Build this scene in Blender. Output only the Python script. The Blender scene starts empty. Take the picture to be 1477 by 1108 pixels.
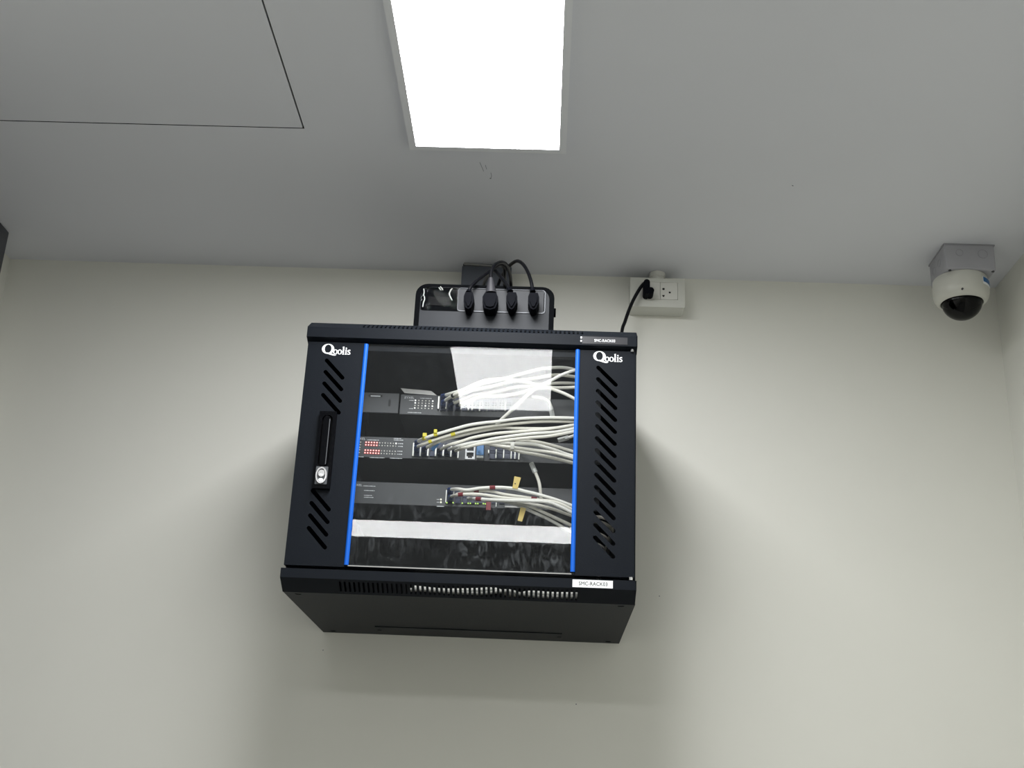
import bpy, bmesh, math, random
from mathutils import Vector, Matrix
from mathutils.geometry import tessellate_polygon
random.seed(7)
S = bpy.context.scene
COL = S.collection

# ------------------------------------------------------------------ camera
F_PX, W_PX, H_PX = 1738.647, 1477.0, 1108.0
CAM = Vector((0.144, -2.463, 1.508))
CAM_YAW, CAM_PITCH, CAM_ROLL = math.radians(-1.930), math.radians(20.865), math.radians(2.530)
_f = Vector((math.sin(CAM_YAW)*math.cos(CAM_PITCH), math.cos(CAM_YAW)*math.cos(CAM_PITCH), math.sin(CAM_PITCH)))
_r0 = Vector((math.cos(CAM_YAW), -math.sin(CAM_YAW), 0)); _u0 = _r0.cross(_f)
_r = _r0*math.cos(CAM_ROLL) + _u0*math.sin(CAM_ROLL)
_u = -_r0*math.sin(CAM_ROLL) + _u0*math.cos(CAM_ROLL)
cd = bpy.data.cameras.new('camera'); cam = bpy.data.objects.new('camera', cd); COL.objects.link(cam)
cd.sensor_width = 36.0; cd.lens = 36.0*F_PX/W_PX; cd.clip_start = 0.02
cam.matrix_world = Matrix(((_r.x, _u.x, -_f.x, CAM.x), (_r.y, _u.y, -_f.y, CAM.y), (_r.z, _u.z, -_f.z, CAM.z), (0, 0, 0, 1)))
S.camera = cam

# ------------------------------------------------------------------ world, exposure
wd = bpy.data.worlds.new('world'); S.world = wd; wd.use_nodes = True
wd.node_tree.nodes['Background'].inputs[0].default_value = (0.5, 0.52, 0.55, 1)
wd.node_tree.nodes['Background'].inputs[1].default_value = 0.0
S.view_settings.view_transform = 'Standard'; S.view_settings.look = 'None'
S.view_settings.gamma = 1.0; S.view_settings.use_curve_mapping = False
S.view_settings.exposure = 0.0
LAMP = 25.5           # radiance of the ceiling panel over the cabinet
LAMP_REAR = 27.0      # radiance of the crosswise panel further back
S.cycles.max_bounces = 10; S.cycles.diffuse_bounces = 6; S.cycles.transparent_max_bounces = 16
S.cycles.sample_clamp_indirect = 6.0
S.cycles.use_denoising = True

# ------------------------------------------------------------------ measuring: photo point -> room point at a known depth
def ray(px, py):
    return _f + _r*((px - W_PX/2)/F_PX) - _u*((py - H_PX/2)/F_PX)
def at(px, py, Y):
    d = ray(px, py); return CAM + d*((Y - CAM.y)/d.y)

# ------------------------------------------------------------------ materials
def srgb(r, g, b):
    def c(v):
        v /= 255.0
        return v/12.92 if v <= 0.04045 else ((v + 0.055)/1.055)**2.4
    return (c(r), c(g), c(b), 1)
def mat(name, col, rough=0.5, metal=0.0, spec=0.5, vary=0.0, scale=40.0, bump=0.0, bscale=300.0, emit=None, estr=0.0, coat=0.0):
    m = bpy.data.materials.new(name); m.use_nodes = True
    nt = m.node_tree; p = nt.nodes['Principled BSDF']
    p.inputs['Base Color'].default_value = col
    p.inputs['Roughness'].default_value = rough; p.inputs['Metallic'].default_value = metal
    p.inputs['Specular IOR Level'].default_value = spec
    if coat: p.inputs['Coat Weight'].default_value = coat
    tc = nt.nodes.new('ShaderNodeTexCoord')
    if vary:
        n = nt.nodes.new('ShaderNodeTexNoise'); n.inputs['Scale'].default_value = scale; n.inputs['Detail'].default_value = 4
        nt.links.new(tc.outputs['Object'], n.inputs['Vector'])
        mx = nt.nodes.new('ShaderNodeMix'); mx.data_type = 'RGBA'
        mx.inputs[6].default_value = tuple(max(0, c*(1 - vary)) for c in col[:3]) + (1,)
        mx.inputs[7].default_value = tuple(min(1, c*(1 + vary)) for c in col[:3]) + (1,)
        nt.links.new(n.outputs['Fac'], mx.inputs[0]); nt.links.new(mx.outputs[2], p.inputs['Base Color'])
    if bump:
        n2 = nt.nodes.new('ShaderNodeTexNoise'); n2.inputs['Scale'].default_value = bscale; n2.inputs['Detail'].default_value = 3
        nt.links.new(tc.outputs['Object'], n2.inputs['Vector'])
        b = nt.nodes.new('ShaderNodeBump'); b.inputs['Strength'].default_value = bump; b.inputs['Distance'].default_value = 0.002
        nt.links.new(n2.outputs['Fac'], b.inputs['Height']); nt.links.new(b.outputs['Normal'], p.inputs['Normal'])
    if emit:
        p.inputs['Emission Color'].default_value = emit; p.inputs['Emission Strength'].default_value = estr
    return m

M_WALL = mat('wall_paint', srgb(225, 225, 218), 0.6, spec=0.3, vary=0.02, scale=6, bump=0.05, bscale=120)
M_CEIL = mat('ceiling_paint', srgb(219, 221, 227), 0.75, spec=0.2, vary=0.02, scale=4, bump=0.03, bscale=90)
M_FLOOR = mat('floor_vinyl', srgb(152, 152, 150), 0.45, vary=0.05, scale=8)
M_DARKTRIM = mat('dark_grey_paint', srgb(70, 72, 78), 0.5, vary=0.05)
M_SCUFF = mat('scuff', srgb(110, 115, 125), 0.8, vary=0.2)
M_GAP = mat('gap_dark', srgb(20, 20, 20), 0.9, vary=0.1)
M_BLACK = mat('black_powder_coat', srgb(19, 23, 29), 0.45, spec=0.09, vary=0.06, scale=60, bump=0.12, bscale=900)
M_BLACKIN = mat('black_inner_steel', srgb(22, 25, 30), 0.6, spec=0.2, vary=0.06, scale=30)
M_BLUE = mat('blue_trim', srgb(14, 92, 196), 0.4, spec=0.3, vary=0.03)
M_HANDLE = mat('black_glossy_plastic', srgb(5, 6, 9), 0.3, spec=0.06, vary=0.05)
M_CHROME = mat('chrome', (0.85, 0.85, 0.86, 1), 0.18, metal=1.0, vary=0.03)
M_STEEL = mat('tin_highlight', srgb(228, 230, 224), 0.35, metal=0.35, vary=0.05)  # pale colour stands in for light glinting off the port shields
M_WHITEPRINT = mat('white_print', srgb(245, 247, 250), 0.5, vary=0.02)
M_GREYPRINT = mat('grey_print', srgb(222, 226, 230), 0.6, vary=0.04)
M_INK = mat('black_ink', srgb(24, 24, 26), 0.6, vary=0.05)
M_LABEL = mat('white_label_tape', srgb(244, 247, 248), 0.4, vary=0.02)
M_BLACKTAPE = mat('black_label_tape', srgb(14, 16, 24), 0.4, vary=0.03)
M_SWITCH = mat('switch_grey_steel', srgb(66, 69, 73), 0.5, vary=0.05, scale=50)
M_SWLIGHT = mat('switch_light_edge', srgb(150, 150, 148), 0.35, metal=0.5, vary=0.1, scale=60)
M_PORT = mat('port_navy_plastic', srgb(29, 41, 74), 0.4, vary=0.08)
M_PORTDARK = mat('port_dark', srgb(16, 18, 22), 0.6, vary=0.1)
M_PLUGBLUE = mat('blue_boot', srgb(44, 66, 118), 0.4, vary=0.05)
M_PLUGLIGHT = mat('bright_blue_boot', srgb(92, 146, 206), 0.4, vary=0.05)
M_CLEAR = mat('clear_plug', srgb(205, 208, 206), 0.2, vary=0.08)
M_CABLE = mat('cable_sheath_white', srgb(240, 238, 228), 0.45, vary=0.03, scale=20)
M_CABLEB = mat('cable_sheath_white_cool', srgb(244, 244, 238), 0.45, vary=0.03, scale=20)
M_YELLOW = mat('yellow_marker', srgb(226, 214, 60), 0.45, vary=0.04)
M_RED = mat('dark_red_marker', srgb(128, 30, 42), 0.45, vary=0.08)
M_TAG = mat('yellow_paper_tag', srgb(222, 198, 120), 0.7, vary=0.05)
M_CORD = mat('black_rubber_cord', srgb(10, 11, 16), 0.38, spec=0.22, vary=0.06)
M_PLUGBLACK = mat('black_rubber_plug', srgb(8, 10, 17), 0.7, spec=0.08, vary=0.05)
M_CONE = mat('grey_strain_relief', srgb(52, 52, 57), 0.5, vary=0.05)
M_UPS = mat('ups_grey_plastic', srgb(34, 38, 44), 0.5, spec=0.24, vary=0.1, scale=25)
M_UPSDARK = mat('ups_black_plastic', srgb(8, 10, 13), 0.65, spec=0.03, vary=0.06)
M_OUTLET = mat('ups_outlet_panel', srgb(60, 62, 66), 0.5, spec=0.2, vary=0.05)
M_UPSBEVEL = mat('ups_edge_highlight', srgb(78, 81, 86), 0.35, metal=0.2, spec=0.3, vary=0.05)  # highlight of the outlet rim put into a paler base colour
M_JBOX = mat('junction_box_grey', srgb(70, 75, 84), 0.55, vary=0.05)
M_SOCKET = mat('socket_ivory_plastic', srgb(206, 207, 200), 0.4, vary=0.02)
M_SOCKETIN = mat('socket_insert', srgb(214, 214, 208), 0.35, vary=0.02)
M_BACKBOX = mat('camera_backbox_grey', srgb(166, 166, 172), 0.5, vary=0.02)
M_CAMWHITE = mat('camera_white', srgb(204, 204, 196), 0.38, vary=0.02)
M_CAMLINE = mat('camera_box_line', srgb(150, 150, 156), 0.5, vary=0.03)
M_LENS = mat('lens_black', srgb(10, 10, 14), 0.15, vary=0.05)
M_STICKBLUE = mat('sticker_blue', srgb(22, 92, 150), 0.4, vary=0.04)
M_LAMPFRAME = mat('lamp_frame_white', srgb(226, 228, 232), 0.4, vary=0.02)
M_LEDDIM = mat('led_window', srgb(205, 205, 200), 0.4, vary=0.05)

def emitter(name, col, strength):
    m = bpy.data.materials.new(name); m.use_nodes = True; nt = m.node_tree
    nt.nodes.remove(nt.nodes['Principled BSDF'])
    e = nt.nodes.new('ShaderNodeEmission'); e.inputs[0].default_value = col; e.inputs[1].default_value = strength
    nt.links.new(e.outputs[0], nt.nodes['Material Output'].inputs[0]); return m
M_LAMP = emitter('lamp_diffuser', (1.0, 1.0, 1.0, 1), LAMP)
M_LAMP2 = emitter('lamp_diffuser_rear', (1.0, 1.0, 1.0, 1), LAMP_REAR)
M_LEDHALO = emitter('led_red_halo', (1, 0.06, 0.05, 1), 0.75)  # red disc paints the glow round each lit core
M_LEDREDHOT = emitter('led_red_core', (1, 0.72, 0.68, 1), 1.6)
M_LEDWHITE = emitter('led_white', (1, 1, 0.97, 1), 1.2)
M_LEDGREEN = emitter('led_green', (0.62, 1, 0.18, 1), 1.1)
M_LEDPALE = emitter('led_pale', (1, 1, 0.78, 1), 1.2)

def glass(name, ior, tint, dust_low=None, dust_amt=0.0):
    m = bpy.data.materials.new(name); m.use_nodes = True; nt = m.node_tree; N = nt.nodes; L = nt.links
    N.remove(N['Principled BSDF'])
    t = N.new('ShaderNodeBsdfTransparent'); t.inputs[0].default_value = tint
    g = N.new('ShaderNodeBsdfGlossy'); g.inputs['Roughness'].default_value = 0.0
    fr = N.new('ShaderNodeFresnel'); fr.inputs[0].default_value = ior
    mx = N.new('ShaderNodeMixShader'); L.new(fr.outputs[0], mx.inputs[0]); L.new(t.outputs[0], mx.inputs[1]); L.new(g.outputs[0], mx.inputs[2])
    out = mx
    if dust_amt:
        # finger smears and dust lying on the pane
        d = N.new('ShaderNodeBsdfDiffuse'); d.inputs[0].default_value = (0.74, 0.80, 0.86, 1)
        tc = N.new('ShaderNodeTexCoord')
        n1 = N.new('ShaderNodeTexNoise'); n1.inputs['Scale'].default_value = 36; n1.inputs['Detail'].default_value = 5; n1.inputs['Distortion'].default_value = 2.6
        mp = N.new('ShaderNodeMapping'); mp.inputs['Scale'].default_value = (1.4, 1, 0.7)
        L.new(tc.outputs['Object'], mp.inputs[0]); L.new(mp.outputs[0], n1.inputs['Vector'])
        r1 = N.new('ShaderNodeMapRange'); r1.inputs[1].default_value = 0.50; r1.inputs[2].default_value = 0.84; r1.inputs[3].default_value = 0.0; r1.inputs[4].default_value = 1.0
        L.new(n1.outputs['Fac'], r1.inputs[0])
        n2 = N.new('ShaderNodeTexNoise'); n2.inputs['Scale'].default_value = 5.5; n2.inputs['Detail'].default_value = 2
        L.new(tc.outputs['Object'], n2.inputs['Vector'])
        r2 = N.new('ShaderNodeMapRange'); r2.inputs[1].default_value = 0.36; r2.inputs[2].default_value = 0.62
        L.new(n2.outputs['Fac'], r2.inputs[0])
        sp = N.new('ShaderNodeSeparateXYZ'); L.new(tc.outputs['Object'], sp.inputs[0])
        r3 = N.new('ShaderNodeMapRange'); r3.inputs[1].default_value = dust_low; r3.inputs[2].default_value = dust_low - 0.10; r3.inputs[3].default_value = 0.10; r3.inputs[4].default_value = 1.0
        L.new(sp.outputs['Z'], r3.inputs[0])
        a = N.new('ShaderNodeMath'); a.operation = 'MULTIPLY'; L.new(r1.outputs[0], a.inputs[0]); L.new(r2.outputs[0], a.inputs[1])
        b = N.new('ShaderNodeMath'); b.operation = 'MULTIPLY'; L.new(a.outputs[0], b.inputs[0]); L.new(r3.outputs[0], b.inputs[1])
        c = N.new('ShaderNodeMath'); c.operation = 'MULTIPLY'; L.new(b.outputs[0], c.inputs[0]); c.inputs[1].default_value = dust_amt
        h = N.new('ShaderNodeMath'); h.operation = 'ADD'; L.new(c.outputs[0], h.inputs[0]); h.inputs[1].default_value = 0.005   # even painted haze, stands in for the room reflected in the pane
        m2 = N.new('ShaderNodeMixShader'); L.new(h.outputs[0], m2.inputs[0]); L.new(mx.outputs[0], m2.inputs[1]); L.new(d.outputs[0], m2.inputs[2]); out = m2
    L.new(out.outputs[0], N['Material Output'].inputs[0]); return m
M_GLASS = glass('door_glass', 1.315, (0.985, 0.99, 0.99, 1), 0.20, 0.10)
M_DOME = glass('smoked_dome', 1.32, (0.09, 0.096, 0.115, 1))
M_FILM = glass('clear_film', 1.10, (0.9, 0.9, 0.9, 1))

# ------------------------------------------------------------------ mesh helpers
class MB:
    def __init__(s): s.v = []; s.f = []
    def add(s, vs, fs):
        k = len(s.v); s.v += [Vector(v) for v in vs]; s.f += [tuple(i + k for i in f) for f in fs]; return s
    def box(s, x0, x1, y0, y1, z0, z1, b=0.0):
        if b:
            bm = bmesh.new(); bmesh.ops.create_cube(bm, size=1)
            for v in bm.verts: v.co = Vector(((x0+x1)/2 + v.co.x*(x1-x0), (y0+y1)/2 + v.co.y*(y1-y0), (z0+z1)/2 + v.co.z*(z1-z0)))
            bmesh.ops.bevel(bm, geom=list(bm.edges), offset=b, segments=2, affect='EDGES', profile=0.5)
            return s.frombm(bm)
        vs = [(x0,y0,z0),(x1,y0,z0),(x1,y1,z0),(x0,y1,z0),(x0,y0,z1),(x1,y0,z1),(x1,y1,z1),(x0,y1,z1)]
        return s.add(vs, [(0,3,2,1),(4,5,6,7),(0,1,5,4),(1,2,6,5),(2,3,7,6),(3,0,4,7)])
    def frombm(s, bm):
        bm.verts.index_update(); s.add([v.co.copy() for v in bm.verts], [[v.index for v in f.verts] for f in bm.faces]); bm.free(); return s
    def plate(s, loops, o, u, v, th):
        """flat plate with holes: loops of 2-D points, o + a*u + b*v is the FRONT face, thickness goes to -(u x v)"""
        o, u, v = Vector(o), Vector(u), Vector(v); n = u.cross(v).normalized()
        flat = [p for l in loops for p in l]
        tri = tessellate_polygon([[Vector((a, b, 0)) for a, b in l] for l in loops])
        front = [o + u*a + v*b for a, b in flat]; back = [p - n*th for p in front]; N = len(flat); fs = []
        for t in tri:
            a, b, c = t
            pa, pb, pc = flat[a], flat[b], flat[c]
            ar = (pb[0]-pa[0])*(pc[1]-pa[1]) - (pb[1]-pa[1])*(pc[0]-pa[0])
            if ar < 0: b, c = c, b
            fs.append((a, b, c)); fs.append((a+N, c+N, b+N))
        k = 0
        for li, l in enumerate(loops):
            ar = sum(l[i][0]*l[(i+1) % len(l)][1] - l[(i+1) % len(l)][0]*l[i][1] for i in range(len(l)))
            for i in range(len(l)):
                a, b = k + i, k + (i+1) % len(l)
                fs.append((a, a+N, b+N, b) if (ar > 0) == (li == 0) else (b, b+N, a+N, a))
            k += len(l)
        return s.add(front + back, fs)
    def tube(s, pts, r, n=8, caps=True, r_end=None):
        pts = [Vector(p) for p in pts]; T = []
        for i in range(len(pts)):
            T.append((pts[min(i+1, len(pts)-1)] - pts[max(i-1, 0)]).normalized())
        ref = Vector((0, 0, 1)) if abs(T[0].z) < 0.9 else Vector((1, 0, 0))
        nrm = (ref - T[0]*ref.dot(T[0])).normalized(); vs = []; fs = []
        for i, p in enumerate(pts):
            nrm = (nrm - T[i]*nrm.dot(T[i])).normalized(); b = T[i].cross(nrm)
            rr = r if r_end is None else r + (r_end - r)*i/(len(pts)-1)
            for k in range(n):
                a = 2*math.pi*k/n; vs.append(p + (nrm*math.cos(a) + b*math.sin(a))*rr)
        for i in range(len(pts)-1):
            for k in range(n):
                a, b2 = i*n + k, i*n + (k+1) % n
                fs.append((a, b2, b2+n, a+n))
        if caps: fs += [tuple(range(n-1, -1, -1)), tuple(range((len(pts)-1)*n, len(pts)*n))]
        return s.add(vs, fs)
    def lathe(s, prof, c, n=48, cap0=False, cap1=False):
        """prof: (radius, z) pairs about a vertical axis through c"""
        c = Vector(c); vs = []; fs = []
        for r, z in prof:
            for k in range(n):
                a = 2*math.pi*k/n; vs.append(c + Vector((r*math.cos(a), r*math.sin(a), z)))
        for i in range(len(prof)-1):
            for k in range(n):
                a, b = i*n+k, i*n+(k+1) % n; fs.append((a, b, b+n, a+n))
        if cap0: fs.append(tuple(range(n-1, -1, -1)))
        if cap1: fs.append(tuple(range((len(prof)-1)*n, len(prof)*n)))
        return s.add(vs, fs)
    def disc(s, c, r, th, n=10):
        """short cylinder on a face that looks towards -Y"""
        c = Vector(c); ring = [(r*math.cos(2*math.pi*k/n), r*math.sin(2*math.pi*k/n)) for k in range(n)]
        return s.plate([ring], c + Vector((0, -th, 0)), (1, 0, 0), (0, 0, 1), th)

def build(name, mb, m, parent=None, smooth=False, **props):
    off = Vector((0, 0, 0)); q = parent
    while q is not None: off += q.location; q = q.parent
    me = bpy.data.meshes.new(name)
    me.from_pydata([v - off for v in mb.v], [], mb.f); me.update()
    bm = bmesh.new(); bm.from_mesh(me); bmesh.ops.recalc_face_normals(bm, faces=list(bm.faces)); bm.to_mesh(me); bm.free()
    me.materials.append(m)
    o = bpy.data.objects.new(name, me); COL.objects.link(o)
    if parent: o.parent = parent
    if smooth:
        for p in me.polygons: p.use_smooth = True
        me.set_sharp_from_angle(angle=math.radians(40))
    for k, v in props.items(): o[k] = v
    return o
def struct(name, mb, m, parent=None, **k):
    if parent is None: k['kind'] = 'structure'
    return build(name, mb, m, parent, **k)
def thing(name, label, cat, loc, group=None):
    o = bpy.data.objects.new(name, None); COL.objects.link(o); o.location = loc; o.empty_display_size = 0.05
    o['label'] = label; o['category'] = cat
    if group: o['group'] = group
    return o
def shared(name, me_obj, parent, pos):
    """another piece alike: shares its mesh; me_obj's mesh is built round the world origin"""
    o = bpy.data.objects.new(name, me_obj.data); COL.objects.link(o); o.parent = parent
    off = Vector((0, 0, 0)); q = parent
    while q is not None: off += q.location; q = q.parent
    o.location = Vector(pos) - off; return o
def piece_mesh(name, mb, m):
    me = bpy.data.meshes.new(name); me.from_pydata(mb.v, [], mb.f); me.update(); me.materials.append(m)
    class _P: pass
    p = _P(); p.data = me; return p
def smoothpath(pts, sub=6):
    pts = [Vector(p) for p in pts]; out = []
    P = [pts[0]*2 - pts[1]] + pts + [pts[-1]*2 - pts[-2]]
    for i in range(1, len(P)-2):
        for k in range(sub):
            t = k/sub; a, b, c, d = P[i-1], P[i], P[i+1], P[i+2]
            out.append(0.5*((2*b) + (c-a)*t + (2*a-5*b+4*c-d)*t*t + (3*b-a-3*c+d)*t**3))
    out.append(pts[-1]); return out
def rrect(x0, x1, z0, z1, r, n=4):
    out = []
    for cx, cz, a0 in ((x1-r, z1-r, 0), (x0+r, z1-r, 90), (x0+r, z0+r, 180), (x1-r, z0+r, 270)):
        for k in range(n+1):
            a = math.radians(a0 + 90*k/n); out.append((cx + r*math.cos(a), cz + r*math.sin(a)))
    return out
def rect(x0, x1, z0, z1): return [(x0, z0), (x1, z0), (x1, z1), (x0, z1)]
def capsule(a, b, r, n=5):
    ax, az = a; bx, bz = b; t = math.atan2(bz-az, bx-ax); out = []
    for (cx, cz), t0 in (((bx, bz), t - math.pi/2), ((ax, az), t + math.pi/2)):
        for k in range(n+1):
            q = t0 + math.pi*k/n; out.append((cx + r*math.cos(q), cz + r*math.sin(q)))
    return out
def circle(cx, cz, r, n=14): return [(cx + r*math.cos(2*math.pi*k/n), cz + r*math.sin(2*math.pi*k/n)) for k in range(n)]
def text_mb(body, x, y, z, height, width=None, th=0.0006, mb=None, slant=0.0):
    """lettering as thin raised print on a face towards -Y; x,z is the lower left corner; height = cap height"""
    cu = bpy.data.curves.new('lettering', 'FONT'); cu.body = body; cu.size = 1.0; cu.resolution_u = 3
    o = bpy.data.objects.new('lettering', cu); me = bpy.data.meshes.new_from_object(o)
    xs = [v.co.x for v in me.vertices]; zs = [v.co.y for v in me.vertices]
    x0, x1, z0, z1 = min(xs), max(xs), min(zs), max(zs)
    s = height/(z1 - z0); sx = s if width is None else width/(x1 - x0)
    mb = mb or MB()
    vs = [Vector((x + (v.co.x-x0)*sx, y - th, z + (v.co.y-z0)*s + (v.co.x-x0)*sx*slant)) for v in me.vertices]
    mb.add(vs, [tuple(p.vertices) for p in me.polygons])
    bpy.data.objects.remove(o); bpy.data.curves.remove(cu); bpy.data.meshes.remove(me)
    return mb
X, Yv, Z = (1, 0, 0), (0, 1, 0), (0, 0, 1)

# ------------------------------------------------------------------ room shell
H = 2.715; WL, WR, YB, YF = -1.104, 1.133, 0.0, -5.2
wall_back = struct('wall_back', MB().box(WL-.1, WR+.1, YB, YB+.1, 0, H+.1), M_WALL)
struct('wall_left', MB().box(WL-.1, WL, YF, YB, 0, H+.1), M_WALL)
struct('wall_right', MB().box(WR, WR+.1, YF, YB, 0, H+.1), M_WALL)
struct('wall_front', MB().box(WL-.1, WR+.1, YF-.1, YF, 0, H+.1), M_WALL)
struct('floor', MB().box(WL-.1, WR+.1, YF-.1, YB+.1, -.1, 0), M_FLOOR)
HX0, HX1, HY0, HY1 = -0.925, -0.320, -1.180, -0.575
# ceiling board with the opening of the access hatch (front face looks down)
mb = MB().plate([[(a, -b) for a, b in ((WL, YF), (WL, YB), (WR, YB), (WR, YF))], [(a, -b) for a, b in ((HX0, HY0), (HX1, HY0), (HX1, HY1), (HX0, HY1))]],
                (0, 0, H), (1, 0, 0), (0, -1, 0), 0.012)
ceiling = struct('ceiling', mb, M_CEIL)
build('ceiling_slab', MB().box(WL-.1, WR+.1, YF-.1, YB+.1, H+.05, H+.1), M_GAP, ceiling)
sc = MB()
def ceil_at(px, py, dz=0.0):
    d = ray(px, py); return CAM + d*((H - dz - CAM.z)/d.z)
for pts in ([(692, 234), (696, 243), (697.5, 247)], [(700, 238), (702, 244)], [(708, 249), (709, 254), (707.5, 258)]):
    sc.tube([ceil_at(a, b, -0.0002) for a, b in pts], 0.0006, 5)
sc.tube([ceil_at(706.3, 257, -.0003), ceil_at(708.6, 257.3, -.0003)], 0.0012, 6)
sc.tube([ceil_at(1142.5, 267, -.0003), ceil_at(1144, 268, -.0003)], 0.0011, 6)
build('scuff_mark', sc, M_SCUFF, ceiling)
hatch = thing('access_hatch', 'square white access panel set flush in the ceiling inside a thin dark joint', 'hatch', ((HX0+HX1)/2, (HY0+HY1)/2, H))
g = 0.0030
build('panel', MB().box(HX0+g, HX1-g, HY0+g, HY1-g, H-.0002, H+.010, 0.0006), M_CEIL, hatch)
build('hatch_back', MB().box(HX0-.02, HX1+.02, HY0-.02, HY1+.02, H+.012, H+.03), M_GAP, hatch)
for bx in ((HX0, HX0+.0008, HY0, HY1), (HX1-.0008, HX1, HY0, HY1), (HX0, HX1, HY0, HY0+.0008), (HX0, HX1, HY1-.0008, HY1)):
    build('joint_shade', MB().box(bx[0], bx[1], bx[2], bx[3], H+.0004, H+.012), M_GAP, hatch)  # dark strips lining the joint stand in for its shade
# dark boxed trim between left wall and ceiling at the picture's edge
struct('trim_1', MB().box(WL, -1.051, -0.95, -0.132, 0.0, H-0.0005, 0.003), M_DARKTRIM)

for px, py, r in ((831, 1016, .0012), (951, 860, .0011), (466, 938, .0010)):
    p = at(px, py, 0); build('scuff_mark', MB().disc((p.x, 0, p.z), r, .0006, 8), M_SCUFF, wall_back)
# ------------------------------------------------------------------ ceiling lights
def panel_light(label, x0, x1, y0, y1, m):
    t = thing('ceiling_light', label, 'ceiling light', ((x0+x1)/2, (y0+y1)/2, H))
    b, d = 0.013, 0.012
    fr = MB().plate([[(x0-b, -(y1+b)), (x1+b, -(y1+b)), (x1+b, -(y0-b)), (x0-b, -(y0-b))], [(x0, -y1), (x1, -y1), (x1, -y0), (x0, -y0)]],
                    (0, 0, H-d), (1, 0, 0), (0, -1, 0), d)
    build('frame', fr, M_LAMPFRAME, t)
    build('diffuser', MB().add([(x0, y0, H-d+.002), (x1, y0, H-d+.002), (x1, y1, H-d+.002), (x0, y1, H-d+.002)], [(0, 3, 2, 1)]), m, t)
    return t
panel_light('long white panel light on the ceiling in front of the cabinet, switched on', -0.117, 0.147, -1.775, -0.545, M_LAMP)
panel_light('crosswise panel light seen only as a white strip reflected in the cabinet glass', -0.72, 0.30, -3.44, -3.15, M_LAMP2)

# ------------------------------------------------------------------ wall-mounted network cabinet
rack = thing('network_cabinet', 'black wall-mounted network cabinet with glass door and blue trim strips', 'cabinet', (0, -0.22, 1.894))
ZB, ZT, YD = 1.894, 2.395, -0.445
build('side_panel', MB().box(-.300, -.297, -.42, -.0005, ZB, ZT), M_BLACK, rack)
build('side_panel', MB().box(.297, .300, -.42, -.0005, ZB, ZT), M_BLACK, rack)
# floor sheet with screw recesses
holes = [circle(x, y, .006, 10) for x in (-.277, .277) for y in (.405, .022)]
build('bottom_panel', MB().plate([rect(-.2968, .2968, .001, .42)] + holes, (0, 0, ZB), (1, 0, 0), (0, -1, 0), .003), M_BLACK, rack)
for x in (-.277, .277):
    for y in (-.405, -.022): build('bottom_screw', MB().box(x-.0045, x+.0045, y-.0045, y+.0045, ZB+.0012, ZB+.0028), M_INK, rack)
cov = build('cable_entry_cover', MB().box(-.183, .183, -.100, -.030, ZB-.0015, ZB, .0006), M_BLACK, rack)
for x in (-.178, .178): build('cover_screw', MB().lathe([(.0042, -.0012), (.0042, .001)], (x, -.063, ZB-.0015), 10, True, True), M_INK, cov)
build('top_panel', MB().box(-.297, .297, -.42, -.001, ZT-.003, ZT), M_BLACK, rack)
build('back_panel', MB().box(-.297, .297, -.003, -.0005, ZB, ZT), M_BLACKIN, rack)
for sx in (-1, 1):
    b = MB()
    xa, xb = sorted((sx*.2215, sx*.2395))
    hl = [circle((xa+xb)/2, ZB+.03+.01483*k, .0035, 8) for k in range(30)]
    b.plate([rect(xa, xb, ZB+.01, ZT-.01)] + hl, (0, -.335, 0), X, Z, .002)
    xo = sx*.2395; b.box(min(xo, xo-sx*.002), max(xo, xo-sx*.002), -.333, -.29, ZB+.01, ZT-.01)
    build('mounting_rail', b, M_BLACKIN, rack)
    build('mounting_rail', MB().box(min(sx*.24, sx*.297), max(sx*.24, sx*.297), -.06, -.04, ZB+.01, ZT-.01), M_BLACKIN, rack)

# folded lips above and below the door; the slanted face carries vent slots
YL = -0.453
def lip(name, prof, slot_face, slot_x):
    mb = MB()
    for i in range(len(prof)-1):
        (ya, za), (yb, zb) = prof[i], prof[i+1]
        d = Vector((0, yb-ya, zb-za)); L = d.length; v = d.normalized()
        loops = [rect(-.2995, .2995, 0, L)]
        if i == slot_face:
            loops += [rrect(x-.0018, x+.0018, L*.16, L*.84, .0017, 2) for x in slot_x]
        mb.plate(loops, (0, ya, za), X, v, .0015)
    for sx in (-1, 1):
        mb.plate([[(y, z) for y, z in prof]], (sx*.2995, 0, 0), (0, 1, 0), (0, 0, 1), .0015)
    return build(name, mb, M_BLACK, rack)
slots = [(-.2+.008*k) for k in range(51)]
top_lip = lip('top_lip', [(-.432, 2.3465), (YL, 2.3545), (YL, 2.3742), (-.424, 2.3945)], 2, slots)
bot_lip = lip('bottom_lip', [(-.420, 1.894), (YL, 1.9125), (YL, 1.9285), (-.434, 1.9300)], 0, [x for x in slots if x > -.2005])
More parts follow.
